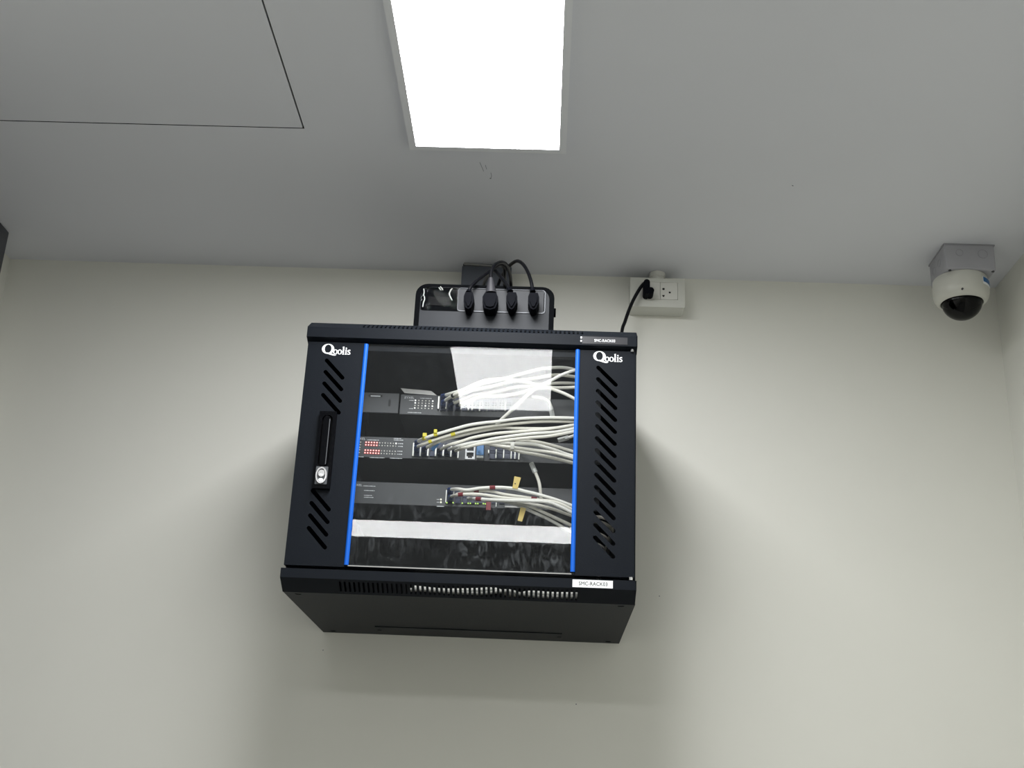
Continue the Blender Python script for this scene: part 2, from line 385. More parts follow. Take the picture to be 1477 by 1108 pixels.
# labels stuck on the lips
lt = build('label', MB().box(.1995, .2815, YL-.0006, YL, 2.3572, 2.3712), M_BLACKTAPE, top_lip, label='black label tape reading SMC-RACK03 in white')
def plain(px, py, y=YL): return at(px, py, y)
build('lettering', text_mb('SMC-RACK03', .2215, YL-.0006, 2.3610, .0052, .0375), M_WHITEPRINT, lt)
for z in (2.3602, 2.3668): build('label_end', MB().box(.1965, .1990, YL-.0012, YL, z, z+.0035), M_WHITEPRINT, top_lip, label='torn white end of the label tape')
lb = build('label', MB().box(.1925, .2600, YL-.0008, YL, 1.9140, 1.9268), M_LABEL, bot_lip, label='white label tape reading SMC-RACK03 in black')
build('lettering', text_mb('SMC-RACK03', .2030, YL-.0008, 1.9175, .0062, .0480), M_INK, lb)
for z in (2.3485, 1.9330):
    build('corner_pin', MB().lathe([(.0032, -.0025), (.0032, .0025)], (.2905, YD-.001, z), 10, True, True), M_CHROME, rack)  # small chrome pins at the door's right corners

# ---- door
DZ0, DZ1, TH = 1.9355, 2.3478, .0018
dl, dr = -.2985, .2965
gx0, gx1 = -.1955, .1965
slotR = [capsule((.2297+.0 - .0005*k/14, 2.3149-.02232*k), (.2617-.0012*k/14, 2.2825-.02232*k), .0036) for k in range(15)]
slotL = [capsule((-.2615-.0010*k/14, 2.3120-.02223*k), (-.2296-.0016*k/14, 2.2790-.02223*k), .0036) for k in range(15) if k < 4 or k > 10]
door = MB()
door.plate([rect(dl, gx0+.001, DZ0, DZ1)] + slotL, (0, YD, 0), X, Z, TH)
door.plate([rect(gx1-.001, dr, DZ0, DZ1)] + slotR, (0, YD, 0), X, Z, TH)
for xa in (dl, dr-.0015): door.box(xa, xa+.0015, YD+TH, YD+.020, DZ0, DZ1)
door.box(gx0+.001, gx1-.001, YD+.004, YD+.016, DZ1-.013, DZ1-.002)
door.box(gx0+.001, gx1-.001, YD+.004, YD+.016, DZ0+.001, DZ0+.006)
door.box(dl, dr, YD+.016, YD+.020, DZ1-.002, DZ1)
door.box(dl, dr, YD+.016, YD+.020, DZ0, DZ0+.002)
door = build('door', door, M_BLACK, rack)
build('glass_pane', MB().box(gx0+.002, gx1-.002, YD-.0005, YD+.0035, DZ0+.0012, DZ1-.0015), M_GLASS, door)
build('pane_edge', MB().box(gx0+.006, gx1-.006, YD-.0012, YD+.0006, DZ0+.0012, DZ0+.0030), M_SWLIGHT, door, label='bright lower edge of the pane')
def halfround(x, r, z0, z1):
    pr = [(x + r*math.cos(math.pi*k/6), -r*.9*math.sin(math.pi*k/6)) for k in range(7)]
    vs = [(a, YD-.0005+b, z0) for a, b in pr] + [(a, YD-.0005+b, z1) for a, b in pr]
    fs = [(i, i+1, i+8, i+7) for i in range(6)] + [tuple(range(7)), tuple(range(13, 6, -1)), (0, 7, 13, 6)]
    return MB().add(vs, fs)
build('blue_trim', halfround(-.1920, .0040, 1.9385, 2.3455), M_BLUE, door, smooth=True, label='bright blue trim strip')
build('blue_trim', halfround(.1925, .0040, 1.9410, 2.3475), M_BLUE, door, smooth=True, label='bright blue trim strip')
# swing handle: base plate with a long recess, lever, oval chrome lock
hp = MB().plate([rect(-.2625, -.2322, 2.0695, 2.2115), rrect(-.2568, -.2378, 2.1085, 2.2045, .0090)], (0, YD-.009, 0), X, Z, .009)
hp.box(-.2568, -.2378, YD-.002, YD-.0005, 2.1085, 2.2045)
hp = build('handle_plate', hp, M_HANDLE, door)
lev = MB().plate([rrect(-.2532, -.2414, 2.1095, 2.2020, .0058)], (0, YD-.0125, 0), X, Z, .010)
build('handle', lev, M_HANDLE, door)
hl = MB()
hl.box(-.2432, -.2416, YD-.0131, YD-.0123, 2.112, 2.196, .0003)
build('handle_highlight', hl, M_SWITCH, door)  # grey strip painted as a highlight along the lever
build('lock_plate', MB().plate([rrect(-.2582, -.2372, 2.0765, 2.1085, .0010)], (0, YD-.0108, 0), X, Z, .0016), M_SWITCH, door)
lk = MB()
n = 20; ov = lambda a, b, cz=2.0920: [(-.2477 + a*math.cos(2*math.pi*k/n), cz + b*math.sin(2*math.pi*k/n)) for k in range(n)]
lk.plate([ov(.0098, .0148), ov(.0072, .0120)], (0, YD-.0140, 0), X, Z, .0040)
lk.plate([ov(.0058, .0064, 2.0955)], (0, YD-.0135, 0), X, Z, .0030)
build('lock', lk, M_CHROME, door, label='chrome oval lock')
build('key_slot', MB().plate([capsule((-.2500, 2.0935), (-.2452, 2.0935), .0010), ], (0, YD-.0137, 0), X, Z, .0010).plate([ov(.0042, .0030, 2.0838)], (0, YD-.0132, 0), X, Z, .0022), M_GREYPRINT, door)
# logo: large swash Q, small serif letters
def logo(x, z, w):
    s = w/.052; mb = MB(); th = .0006
    def P(pts): return [(x + a*s, z + b*s) for a, b in pts]
    n = 28
    outer = [(.0112 + .0112*math.cos(2*math.pi*k/n), .0105 + .0098*math.sin(2*math.pi*k/n)) for k in range(n)]
    inner = [(.0112 + .0062*math.cos(2*math.pi*k/n), .0107 + .0083*math.sin(2*math.pi*k/n)) for k in range(n)]
    mb.plate([P(outer), P(inner)], (0, YD-th, 0), X, Z, th)
    mb.plate([P([(.0075, .0016), (.0118, .0006), (.0170, -.0010), (.0215, -.0022), (.0252, -.0022), (.0278, -.0004), (.0250, -.0008), (.0222, .0000), (.0180, .0020), (.0140, .0030), (.0100, .0032)])], (0, YD-th-.0001, 0), X, Z, th)
    def o(cx, w2):
        oo = [(cx + w2*math.cos(2*math.pi*k/16), .0052 + .0047*math.sin(2*math.pi*k/16)) for k in range(16)]
        ii = [(cx + w2*.48*math.cos(2*math.pi*k/16), .0052 + .0036*math.sin(2*math.pi*k/16)) for k in range(16)]
        mb.plate([P(oo), P(ii)], (0, YD-th, 0), X, Z, th)
    o(.0250, .0044); o(.0330, .0044)
    mb.plate([P([(.0376, .0004), (.0415, .0004), (.0415, .0011), (.0407, .0014), (.0407, .0160), (.0376, .0152), (.0376, .0146), (.0384, .0140), (.0384, .0014), (.0376, .0011)])], (0, YD-th, 0), X, Z, th)
    mb.plate([P([(.0425, .0004), (.0462, .0004), (.0462, .0011), (.0455, .0014), (.0455, .0102), (.0425, .0096), (.0425, .0090), (.0433, .0086), (.0433, .0014), (.0425, .0011)])], (0, YD-th, 0), X, Z, th)
    mb.plate([P(circle(.0444, .0127, .0013, 10))], (0, YD-th, 0), X, Z, th)
    mb.plate([P([(.0472, .0006), (.0500, .0003), (.0522, .0014), (.0526, .0036), (.0514, .0052), (.0492, .0066), (.0490, .0080), (.0502, .0088), (.0514, .0078), (.0518, .0072), (.0520, .0098), (.0498, .0100), (.0478, .0092), (.0470, .0072), (.0480, .0054), (.0504, .0038), (.0506, .0020), (.0494, .0012), (.0480, .0020), (.0474, .0034), (.0471, .0034)])], (0, YD-th, 0), X, Z, th)
    return mb
build('logo', logo(-.2722, 2.3238, .0520), M_WHITEPRINT, door, label='white Qoolis lettering on the left of the door')
build('logo', logo(.2205, 2.3262, .0520), M_WHITEPRINT, door, label='white Qoolis lettering on the right of the door')

# ------------------------------------------------------------------ network switches
YS = -0.340
def U(px, py, y=YS): return at(px, py, y)
tab_p = piece_mesh('tab', MB().box(-.0009, .0009, -.0016, 0, -.0125, .0125), M_STEEL)
led_pieces = {}
def led(parent, px, py, m, r=.0011, core=None, label=None):
    key = (m.name, r)
    if key not in led_pieces: led_pieces[key] = piece_mesh('led', MB().disc((0, 0, 0), r, .0006, 8), m)
    p = U(px, py); o = shared('led', led_pieces[key], parent, (p.x, YS-.0004, p.z))
    if core:
        k2 = (core.name, r*.62)
        if k2 not in led_pieces: led_pieces[k2] = piece_mesh('led_core', MB().disc((0, 0, 0), r*.62, .0006, 8), core)
        c = bpy.data.objects.new('led_core', led_pieces[k2].data); COL.objects.link(c); c.parent = o; c.location = (0, -.0004, 0)
    return o
def ports(parent, cols, px_w, py_top, py_bot, tabs):
    """a block of stacked jacks; cols = photo x of each column's centre"""
    a, b = U(cols[0]-px_w/2-1.5, py_top), U(cols[-1]+px_w/2+1.5, py_bot)
    zt, zb = a.z, b.z
    for k, c in enumerate(cols):
        p = U(c, (py_top+py_bot)/2); hw = px_w*.00116/2
        zm, hz = p.z, .0125
        j = MB()
        holes = [rect(p.x-hw*.86, p.x+hw*.86, zm+.0014, zm+hz-.0012), rect(p.x-hw*.86, p.x+hw*.86, zm-hz+.0012, zm-.0014)]
        j.plate([rect(p.x-hw, p.x+hw, zm-hz, zm+hz)] + holes, (0, YS-.0032, 0), X, Z, .0030)
        build('jack', j, M_PORT, parent)
        mbp = MB()
        for s in (1, -1): mbp.box(p.x-hw*.74, p.x+hw*.74, YS-.0030, YS-.0004, zm+s*.0068-.0042, zm+s*.0068+.0042)
        build('jack_insert', mbp, M_PORT, parent)
    for (px, y0, y1, w) in tabs:
        q0, q1 = U(px, y0), U(px, y1)
        build('shield_tab', MB().box(q0.x-w*.0006, q0.x+w*.0006, YS-.0055, YS-.0030, q1.z, q0.z, .0003), M_STEEL, parent)
def smallprint(parent, spans, h=.0012):
    mb = MB()
    for px0, px1, py in spans:
        p0, p1 = U(px0, py), U(px1, py)
        n = max(2, int((p1.x-p0.x)/.0026)); w = (p1.x-p0.x)/n
        for k in range(n):
            hh = h*(0.75 + .5*((k*7) % 3)/2)
            mb.box(p0.x + k*w, p0.x + k*w + w*.78, YS-.0004, YS, p0.z-hh/2, p0.z+hh/2)
    return build('small_print', mb, M_GREYPRINT, parent, kind='stuff')

# top unit: plain filler on the left, short switch to the right of it
sw1 = thing('network_switch', 'topmost grey network switch in the cabinet, with a block of small white lights', 'network switch', (0, YS, 2.251))
build('filler_plate', MB().box(-.2405, -.1385, YS-.002, YS, 2.2510, 2.2905, .0005), M_SWITCH, sw1)
p = U(562, 582)
build('filler_hole', MB().plate([capsule((p.x, p.z-.005), (p.x, p.z+.005), .0022)], (0, YS-.0022, 0), X, Z, .0008), M_PORTDARK, sw1)
build('filler_label', MB().box(U(532, 571).x, U(552, 571).x, YS-.0023, YS-.0018, U(540, 573.5).z, U(540, 570).z), M_PORTDARK, sw1)
build('small_print', MB().box(U(535, 571).x, U(549, 571).x, YS-.0027, YS-.0022, U(540, 572.6).z, U(540, 571.4).z), M_GREYPRINT, sw1)
build('chassis', MB().box(-.1360, .2200, YS, -.11, 2.2500, 2.2900, .0008), M_SWITCH, sw1)
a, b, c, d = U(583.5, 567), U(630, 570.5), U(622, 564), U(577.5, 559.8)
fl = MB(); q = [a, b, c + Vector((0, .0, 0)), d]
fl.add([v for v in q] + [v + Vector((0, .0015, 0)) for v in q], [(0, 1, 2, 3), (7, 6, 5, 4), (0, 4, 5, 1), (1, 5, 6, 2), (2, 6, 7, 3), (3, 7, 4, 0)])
build('pale_quad', fl, M_SWLIGHT, sw1)  # thin pale skewed quad above the front face
build('lettering', text_mb('ZYXEL', U(583, 574).x, YS, U(583, 575).z, .0040, .0190), M_GREYPRINT, sw1)
smallprint(sw1, [(606, 623, 574.5), (590, 597, 577.5), (590, 596, 589.5), (588, 608, 595)])
hot = {(0, 0), (0, 1), (5, 0), (5, 2), (3, 2), (0, 3)}
for r in range(4):
    for c in range(6):
        px, py = 599.3 + c*5.0 - r*.35, 577.8 + r*3.65 + c*.2
        led(sw1, px, py, M_LEDWHITE if (c, r) in hot else M_LEDDIM, .0016 if (c, r) in hot else .0013)
ports(sw1, [639.5+10.5*k for k in range(10)], 9.2, 574, 594,
      [(633.5, 573, 591, 2.3), (644, 578, 591, 1.8), (654, 580, 586, 1.2), (665.5, 578, 592, 1.3), (676.3, 582, 593, 2.0), (681.6, 580, 593, 2.4), (692.5, 581, 594, 2.0),
       (703, 581, 594, 1.0), (713.5, 580, 594, 1.0), (724, 578, 593, 1.4), (729.5, 578, 594, 1.4)])
build('mount_ear', MB().box(.2200, .2405, YS-.002, YS, 2.2510, 2.2905, .0005), M_SWITCH, sw1)

sw2 = thing('network_switch', 'middle network switch with rows of red lights and a white double jack', 'network switch', (0, YS, 2.165))
build('chassis', MB().box(-.2200, .2200, YS, -.09, 2.1640, 2.2040, .0008), M_SWITCH, sw2)
for sx in (-1, 1): build('mount_ear', MB().box(min(sx*.2200, sx*.2405), max(sx*.2200, sx*.2405), YS-.002, YS, 2.1640, 2.2040, .0005), M_SWITCH, sw2)
pz = U(527, 634.6)
build('lettering', text_mb('ZYXEL', pz.x-.0190, YS, pz.z, .0040, .0190), M_GREYPRINT, sw2)
smallprint(sw2, [(530, 547, 634.6), (568, 579, 632.5), (568, 582, 634.8), (574, 582, 640), (574, 581.5, 644), (573, 581, 651), (572.5, 580.5, 655.2), (517, 525, 659), (533, 555, 660), (562.5, 580.5, 661)])
for r, (y0, nred) in enumerate(((638.2, 5), (642, 5), (649.6, 6), (653.4, 6))):
    for c in range(12):
        px, py = 528.2 - r*.45 - (r > 1)*.3 + c*3.92, y0 + c*.16
        if c < nred: led(sw2, px, py, M_LEDHALO, .0021, M_LEDREDHOT)
        elif c == 11 and r == 0: led(sw2, px, py, M_LEDWHITE, .0017)
        else: led(sw2, px, py, M_LEDDIM, .0010 + .0003*((c*3+r) % 2))
for r, py in enumerate((638, 641.8, 645.6, 649, 653)): led(sw2, 520.2 - r*.5, py, M_LEDDIM, .0014)
ports(sw2, [602.3+11.0*k for k in range(6)], 9.6, 638, 661,
      [(597.3, 640, 659, 2.4), (607, 646, 659, 1.7), (618.2, 644, 659, 2.2), (629.3, 644.5, 659, 2.3), (640.3, 643, 659, 2.2), (651.3, 645, 660, 2.0), (661.6, 646, 662, 2.2)])
# empty double jack in white
p0, p1 = U(672, 641.5), U(684.8, 663.5); zm = (p0.z+p1.z)/2
kh = lambda z0, z1, up: ([(p0.x+.0026, z0), (p1.x-.0026, z0), (p1.x-.0026, z1-.003), (p1.x-.0050, z1-.003), (p1.x-.0050, z1), (p0.x+.0050, z1), (p0.x+.0050, z1-.003), (p0.x+.0026, z1-.003)] if up else
                        [(p0.x+.0050, z0), (p1.x-.0050, z0), (p1.x-.0050, z0+.003), (p1.x-.0026, z0+.003), (p1.x-.0026, z1), (p0.x+.0026, z1), (p0.x+.0026, z0+.003), (p0.x+.0050, z0+.003)])
build('jack', MB().plate([rect(p0.x, p1.x, p1.z, p0.z), kh(zm+.0014, p0.z-.0014, True), kh(p1.z+.0020, zm-.0014, False)], (0, YS-.0045, 0), X, Z, .0042), M_WHITEPRINT, sw2, label='empty double jack in white')
build('jack_contact', MB().box(p0.x+.002, p1.x-.002, YS-.0004, YS, p1.z+.001, p0.z-.001), M_PORTDARK, sw2)
ports(sw2, [710.5+10.6*k for k in range(4)], 9.4, 642, 664,
      [(705, 650, 655, 1.8), (716, 649.5, 662, 1.7), (726.8, 650, 662, 1.7), (737.6, 652, 663, 1.4), (743, 653, 663, 1.6), (748.8, 653, 664, 2.0)])

sw3 = thing('network_switch', 'lowest network switch with plain grey face and small green lights', 'network switch', (0, YS, 2.075))
build('chassis', MB().box(-.2200, .2200, YS, -.09, 2.0755, 2.1170, .0008), M_SWITCH, sw3)
for sx in (-1, 1): build('mount_ear', MB().box(min(sx*.2200, sx*.2405), max(sx*.2200, sx*.2405), YS-.002, YS, 2.0755, 2.1170, .0005), M_SWITCH, sw3)
pz = U(522.5, 701.5)
build('lettering', text_mb('ZYXEL', pz.x-.0195, YS, pz.z, .0040, .0195), M_GREYPRINT, sw3)
smallprint(sw3, [(524, 542, 701), (525, 541, 707.5), (525, 537, 714.5), (525, 539, 717.3), (630, 634, 720.5), (630, 634, 724.5)])
build('small_print', MB().box(U(630, 730).x, U(640.5, 730).x, YS-.0004, YS, U(635, 731).z, U(635, 730).z), M_GREYPRINT, sw3)
for px, py in ((636, 720.6), (636, 724.7)): led(sw3, px, py, M_LEDPALE, .0017)
ports(sw3, [650+10.6*k for k in range(8)], 9.2, 706, 728.5, [(644.3, 708, 726, 1.5), (655, 710, 716, .9), (716, 724, 732, 1.4)])
for px, py in ((644.7, 726), (653.7, 726), (667, 726.6), (675.4, 726.8), (678.6, 726.9), (686.2, 727.1), (689.4, 727.2), (697.2, 727.3), (700, 727.7)):
    p = U(px, py); mbq = MB().disc((p.x, YS-.0034, p.z), .0013, .0006, 8)
    build('led', mbq, M_LEDGREEN, sw3)
p0, p1 = U(728, 730), U(752, 733.5)
build('port_edge', MB().box(p0.x, p1.x, YS-.003, YS, p1.z, p0.z, .0004), M_SWLIGHT, sw3)

# ------------------------------------------------------------------ patch cables
RC = 0.0030
def cable(label, group, trace, y_mid, y0=None, y1=None, plug=None, m=None, ramp=.12, wrap=False, port=None, r=RC, marks=(), name='patch_cable'):
    """trace: photo points; the cable leaves its port at YS and bulges out to depth y_mid"""
    y0 = y_mid if y0 is None else y0; y1 = y_mid if y1 is None else y1
    n = len(trace); pts = []
    for i, (px, py) in enumerate(trace):
        t = i/(n-1); y = y_mid
        if t < ramp: y = y0 + (y_mid-y0)*(t/ramp)
        elif t > .7: y = y_mid + (y1-y_mid)*((t-.7)/.3)
        pts.append(at(px, py, y))
    if wrap:      # round the rack rail and on to the rear, behind the solid part of the door
        e = pts[-1]; xs = .250 + (-.3755 - y_mid)*.72
        pts += [Vector((.5*(e.x+xs) + .004, e.y + .004, e.z)), Vector((xs, e.y + .030, e.z - .004)), Vector((xs, -.300, e.z - .010)), Vector((xs, -.160, e.z - .016))]
    path = smoothpath(pts, 5)
    t = thing(name, label, 'cable', path[0], group)
    build('sheath', MB().tube(path, r, 8), m or M_CABLE, t, smooth=True)
    if plug:
        kind, mm = plug
        p = path[0]
        if kind == 'boot':      # square plug in the jack with a tapering boot
            d = (path[3]-path[0]).normalized()
            build('plug', MB().box(p.x-.0044, p.x+.0044, YS-.017, YS-.0057, p.z-.0045, p.z+.0045, .0010).tube([p, p + d*.012], .0042, 8, True, .0033), mm, t)
        elif kind == 'clear':
            d = (path[1]-path[0]).normalized()
            build('plug', MB().tube([p - d*.016, p - d*.003], .0044, 4).tube([p - d*.003, p + d*.004], .0046, 6), mm, t)
    for (idx, w, mm, kind) in marks:
        k = min(len(path)-2, max(1, int(idx*5*(len(trace)-1)))); c = path[k]; d = (path[k+1]-path[k-1]).normalized()
        if kind == 'ring':
            build('marker', MB().tube([c - d*w/2, c + d*w/2], r*1.28, 8), mm, t, label='coloured marker ring')
        elif kind == 'clip':
            build('marker', MB().tube([c - d*w/2, c + d*w/2], r*1.3, 8).box(c.x-w*.45, c.x+w*.5, c.y-.006, c.y-.0005, c.z+.001, c.z+.0085, .001), mm, t, label='coloured marker clip')
    return t, path
def extra(t, name, mb, m, **k): return build(name, mb, m, t, **k)

g1 = 'white patch cables from the topmost switch'
cable('white patch cable arching highest from the topmost switch behind the glass', g1, [(638.9, 571), (656, 566), (676, 560), (700, 553), (724, 547), (750, 540), (776, 533), (801, 530.3), (818, 531), (836, 536), (846, 543)], -.400, -.358, -.400, ('boot', M_PLUGBLUE), M_CABLEB)
cable('white patch cable from topmost switch that dips to the blue strip below the crossing', g1, [(638.9, 580), (651, 572), (664, 565), (679, 557), (698, 549.5), (718, 547), (737, 548), (756, 551), (776, 555.6), (795, 561), (812, 567), (830, 576), (845, 585)], -.4085, -.362, -.4085, ('boot', M_PLUGBLUE), M_CABLE, marks=((.115, .005, M_INK, 'ring'),))
cable('white patch cable crossing upward from the middle bundle to the top right', g1, [(712, 618), (724, 604.5), (742, 588), (760, 570.5), (774, 559.5), (791, 551), (810, 541), (829, 534), (845, 530)], -.4165, -.380, -.416, None, M_CABLEB, ramp=.3)
cable('lowest long white patch cable of the topmost switch, running level to the right', g1, [(660.3, 585), (668, 583), (675, 580), (683, 575.5), (697, 572), (724, 571.3), (745, 568), (762, 563), (780, 559.5), (812, 559.5), (845, 558)], -.392, -.362, -.392, ('boot', M_PORT), M_CABLE)
cable('third white patch cable down from the top of the topmost switch bundle', g1, [(649.3, 575), (661, 571), (681, 563.5), (711, 557), (740, 550), (770, 546), (800, 541), (825, 543), (845, 547)], -.385, -.360, -.385, ('boot', M_PORT), M_CABLE)
cable('fourth white patch cable down from the top of the topmost switch bundle', g1, [(649.4, 584), (664, 578), (684, 570.5), (711, 566), (740, 559), (765, 557), (790, 554), (812, 552.5), (845, 554)], -.3775, -.360, -.378, ('boot', M_PORT), M_CABLE)
t, pa = cable('short white cable hooking down to a clear plug right of the topmost switch', g1, [(795, 590), (794, 585), (791.5, 580), (786, 575.5), (778, 573.6), (768, 573)], -.366, -.366, -.352, ('clear', M_CLEAR), M_CABLEB)

g2 = 'white patch cables from the middle switch'
P2 = [('uppermost white patch cable of the middle bundle, carrying two yellow clips', [(600.5, 638), (608, 634), (616, 631), (628, 627), (640, 623.5), (660, 617.6), (678, 613), (698, 610), (718.5, 608), (745, 604.5), (770, 603), (800, 602.6), (830, 603.5), (848, 606)], -.404, M_CABLEB, ((.125, .008, M_YELLOW, 'clip'), (.235, .0065, M_YELLOW, 'clip'))),
      ('second white patch cable from the top of the middle bundle, with one yellow ring', [(600, 645), (608, 642), (618, 638), (632, 633), (648, 628), (662, 624), (684, 619), (715, 614), (751, 610.2), (782, 608), (830, 608.6), (848, 611)], -.3975, M_CABLE, ((.20, .006, M_YELLOW, 'ring'), (.40, .008, M_YELLOW, 'ring'))),
      ('third white patch cable from the top of the middle bundle', [(611, 648), (625, 641), (641, 634), (660, 629.5), (690, 622.5), (721, 617.3), (745, 618), (782, 618.6), (806, 617.2), (830, 616), (848, 616)], -.391, M_CABLE, ()),
      ('fourth white patch cable from the top of the middle bundle', [(633, 650), (648, 642), (665, 637), (684, 631), (715, 625.5), (745, 623), (770, 621), (795, 618.5), (830, 613), (848, 611)], -.4105, M_CABLE, ()),
      ('fifth white patch cable from the top of the middle bundle', [(644, 650), (660, 644), (676, 640), (694, 637), (715, 632.5), (745, 628.3), (770, 625.5), (800, 623.5), (830, 618.5), (848, 615)], -.4190, M_CABLEB, ()),
      ('lowest rising white patch cable of the middle bundle', [(655, 651), (670, 646), (690, 641), (709, 638.3), (733, 635), (764, 631.5), (794, 629), (830, 622.5), (848, 620)], -.4290, M_CABLE, ())]
for lab, tr, ym, mm, mk in P2:
    cable(lab, g2, tr, ym, -.362, ym, ('boot', M_PORT if tr[0][0] > 602 else M_PLUGBLUE), mm, marks=mk)
t, pa = cable('white patch cable with a white clip, sagging right of the white double jack', g2, [(690, 640), (702, 640), (721, 643.4), (743, 646), (770, 649.5), (800, 653.5), (830, 662), (848, 668)], -.408, -.375, -.408, None, M_CABLE)
c = at(739.5, 645, -.4125)
extra(t, 'marker', MB().box(c.x-.0040, c.x+.0030, c.y-.002, c.y+.004, c.z-.0045, c.z+.0070, .001), M_CABLEB, label='white marker clip')
cable('white patch cable just above the clipped sagging cable of the middle switch', g2, [(700, 638), (715, 639.3), (745, 640), (770, 641), (785, 644.5), (800, 649), (815, 654.5), (830, 659), (848, 664)], -.4005, -.372, -.401, None, M_CABLEB)
cable('upper right white patch cable of the sagging group at the middle switch', g2, [(745, 637), (765, 636.5), (782, 639), (800, 643.5), (815, 648), (830, 652.5), (848, 658)], -.393, -.365, -.393, None, M_CABLE)
cable('lowest sagging white patch cable of the middle switch', g2, [(715, 641), (733, 647), (752, 652), (770, 655), (794, 660), (815, 665), (830, 669), (848, 674)], -.3935, -.365, -.3935, None, M_CABLE)
t, pa = cable('short white cable end with a clear plug beside the blue strip, middle switch', g2, [(817, 632), (824, 630), (832, 627), (846, 623)], -.3815, -.3815, -.3815, ('clear', M_CLEAR), M_CABLEB)
cable('white cable hanging from a clear plug between the middle and lowest switches', g2, [(771, 679), (774, 686), (777, 694), (778.7, 702), (779.7, 711), (780.5, 722)], -.3715, -.3715, -.366, ('clear', M_CLEAR), M_CABLE)
# bright blue boots that stand in the middle switch's jacks
p0, p1 = at(688.2, 639, -.352), at(697.6, 661, -.352)
bb = thing('blue_boot_plug', 'bright blue plug standing upright beside the white double jack', 'plug', ((p0.x+p1.x)/2, YS, (p0.z+p1.z)/2))
build('boot', MB().box(p0.x, p1.x, -.3585, -.3412, p1.z+.004, p0.z, .0012), M_PLUGLIGHT, bb)
build('plug_tip', MB().box(p0.x+.0004, p1.x-.0004, -.356, -.3412, p1.z-.001, p1.z+.004, .0006), M_CLEAR, bb)
a, b = at(624, 648.5, -.366), at(633, 638, -.378)
bb = thing('blue_boot_plug', 'tilted bright blue plug under the yellow-clipped cables of the middle switch', 'plug', a)
q = MB().tube([a, a + (b-a)*.55, b], .0048, 4, True, .0042)
build('boot', q, M_PLUGLIGHT, bb)

g3 = 'white patch cables from the lowest switch'
P3 = [('topmost white patch cable of the lowest bundle, arching over the red markers', [(648, 706.3), (660, 705.5), (674, 707), (694, 704.2), (721, 703.2), (741.5, 705), (758, 709), (775, 713), (802, 721), (826, 730), (845, 739)], -.4035, M_CABLEB, ((.37, .010, M_RED, 'ring'),), M_PLUGBLUE),
      ('second white patch cable of the lowest bundle, with a wide red marker', [(659, 713), (669, 710.5), (687, 708.4), (708, 709), (728, 713.5), (755, 717.3), (780, 721), (802, 727), (826, 737), (845, 745)], -.3970, M_CABLE, ((.235, .009, M_RED, 'ring'), (.64, .010, M_RED, 'ring')), None),
      ('third white patch cable of the lowest bundle, from the lower blue plug', [(649, 716.5), (658, 714.3), (667, 713.3), (685, 713), (701, 714.5), (728, 718.5), (762, 721.3), (789, 722.5), (808, 727), (826, 735.5), (845, 744)], -.4085, M_CABLE, ((.19, .009, M_RED, 'ring'),), M_PLUGBLUE),
      ('fourth white patch cable of the lowest bundle, with a hanging red tag', [(675, 719), (687, 719.5), (708, 721), (735, 722), (762, 722.6), (790, 724.5), (808, 731), (826, 740), (845, 749)], -.4145, M_CABLEB, ((.16, .010, M_RED, 'ring'),), None),
      ('fifth white patch cable of the lowest bundle', [(700, 722), (720, 722), (740, 722.8), (762, 726), (789, 731.8), (808, 738), (826, 744.5), (845, 752)], -.3905, M_CABLE, (), None),
      ('sixth white patch cable of the lowest bundle, dipping towards the glass edge', [(712, 722), (735, 724), (755, 728), (770, 733), (789, 741.5), (808, 750.5), (826, 759), (845, 769)], -.3825, M_CABLE, (), None),
      ('lowest white patch cable, dipping steepest at the lower right of the glass', [(722, 722), (745, 728), (769, 739), (789, 748), (808, 758.5), (826, 770), (845, 784)], -.3755, M_CABLEB, (), None)]
for lab, tr, ym, mm, mk, pl in P3:
    t, pa = cable(lab, g3, tr, ym, -.362, ym, ('boot', pl) if pl else None, mm, marks=mk, wrap=ym > -.4)
    if 'hanging' in lab:
        a, b = at(703, 724, -.4192), at(707.5, 736, -.4192)
        extra(t, 'tag', MB().box(a.x-.002, a.x+.0065, -.4200, -.4188, b.z, a.z, .0003), M_RED, label='hanging dark red tag')
    if lab.startswith('topmost'):
        q = [at(*v, -.4075) for v in ((739, 704), (746.5, 705.5), (751.5, 689), (742, 687))]
        extra(t, 'tag', MB().add(q + [v + Vector((0, .0006, 0)) for v in q], [(0, 1, 2, 3), (7, 6, 5, 4), (0, 4, 5, 1), (1, 5, 6, 2), (2, 6, 7, 3), (3, 7, 4, 0)]), M_TAG, label='yellow paper tag standing up')
        k = at(743, 697.5, -.4080); extra(t, 'tag_print', MB().box(k.x-.0010, k.x+.0012, k.y, k.y+.0004, k.z-.0012, k.z+.0006), M_INK)
    if lab.startswith('fifth'):
        q = [at(*v, -.3950) for v in ((746.5, 751), (753, 752.5), (759, 733.5), (751, 731.5))]
        extra(t, 'tag', MB().add(q + [v + Vector((0, .0006, 0)) for v in q], [(0, 1, 2, 3), (7, 6, 5, 4), (0, 4, 5, 1), (1, 5, 6, 2), (2, 6, 7, 3), (3, 7, 4, 0)]), M_TAG, label='yellow paper tag hanging down')
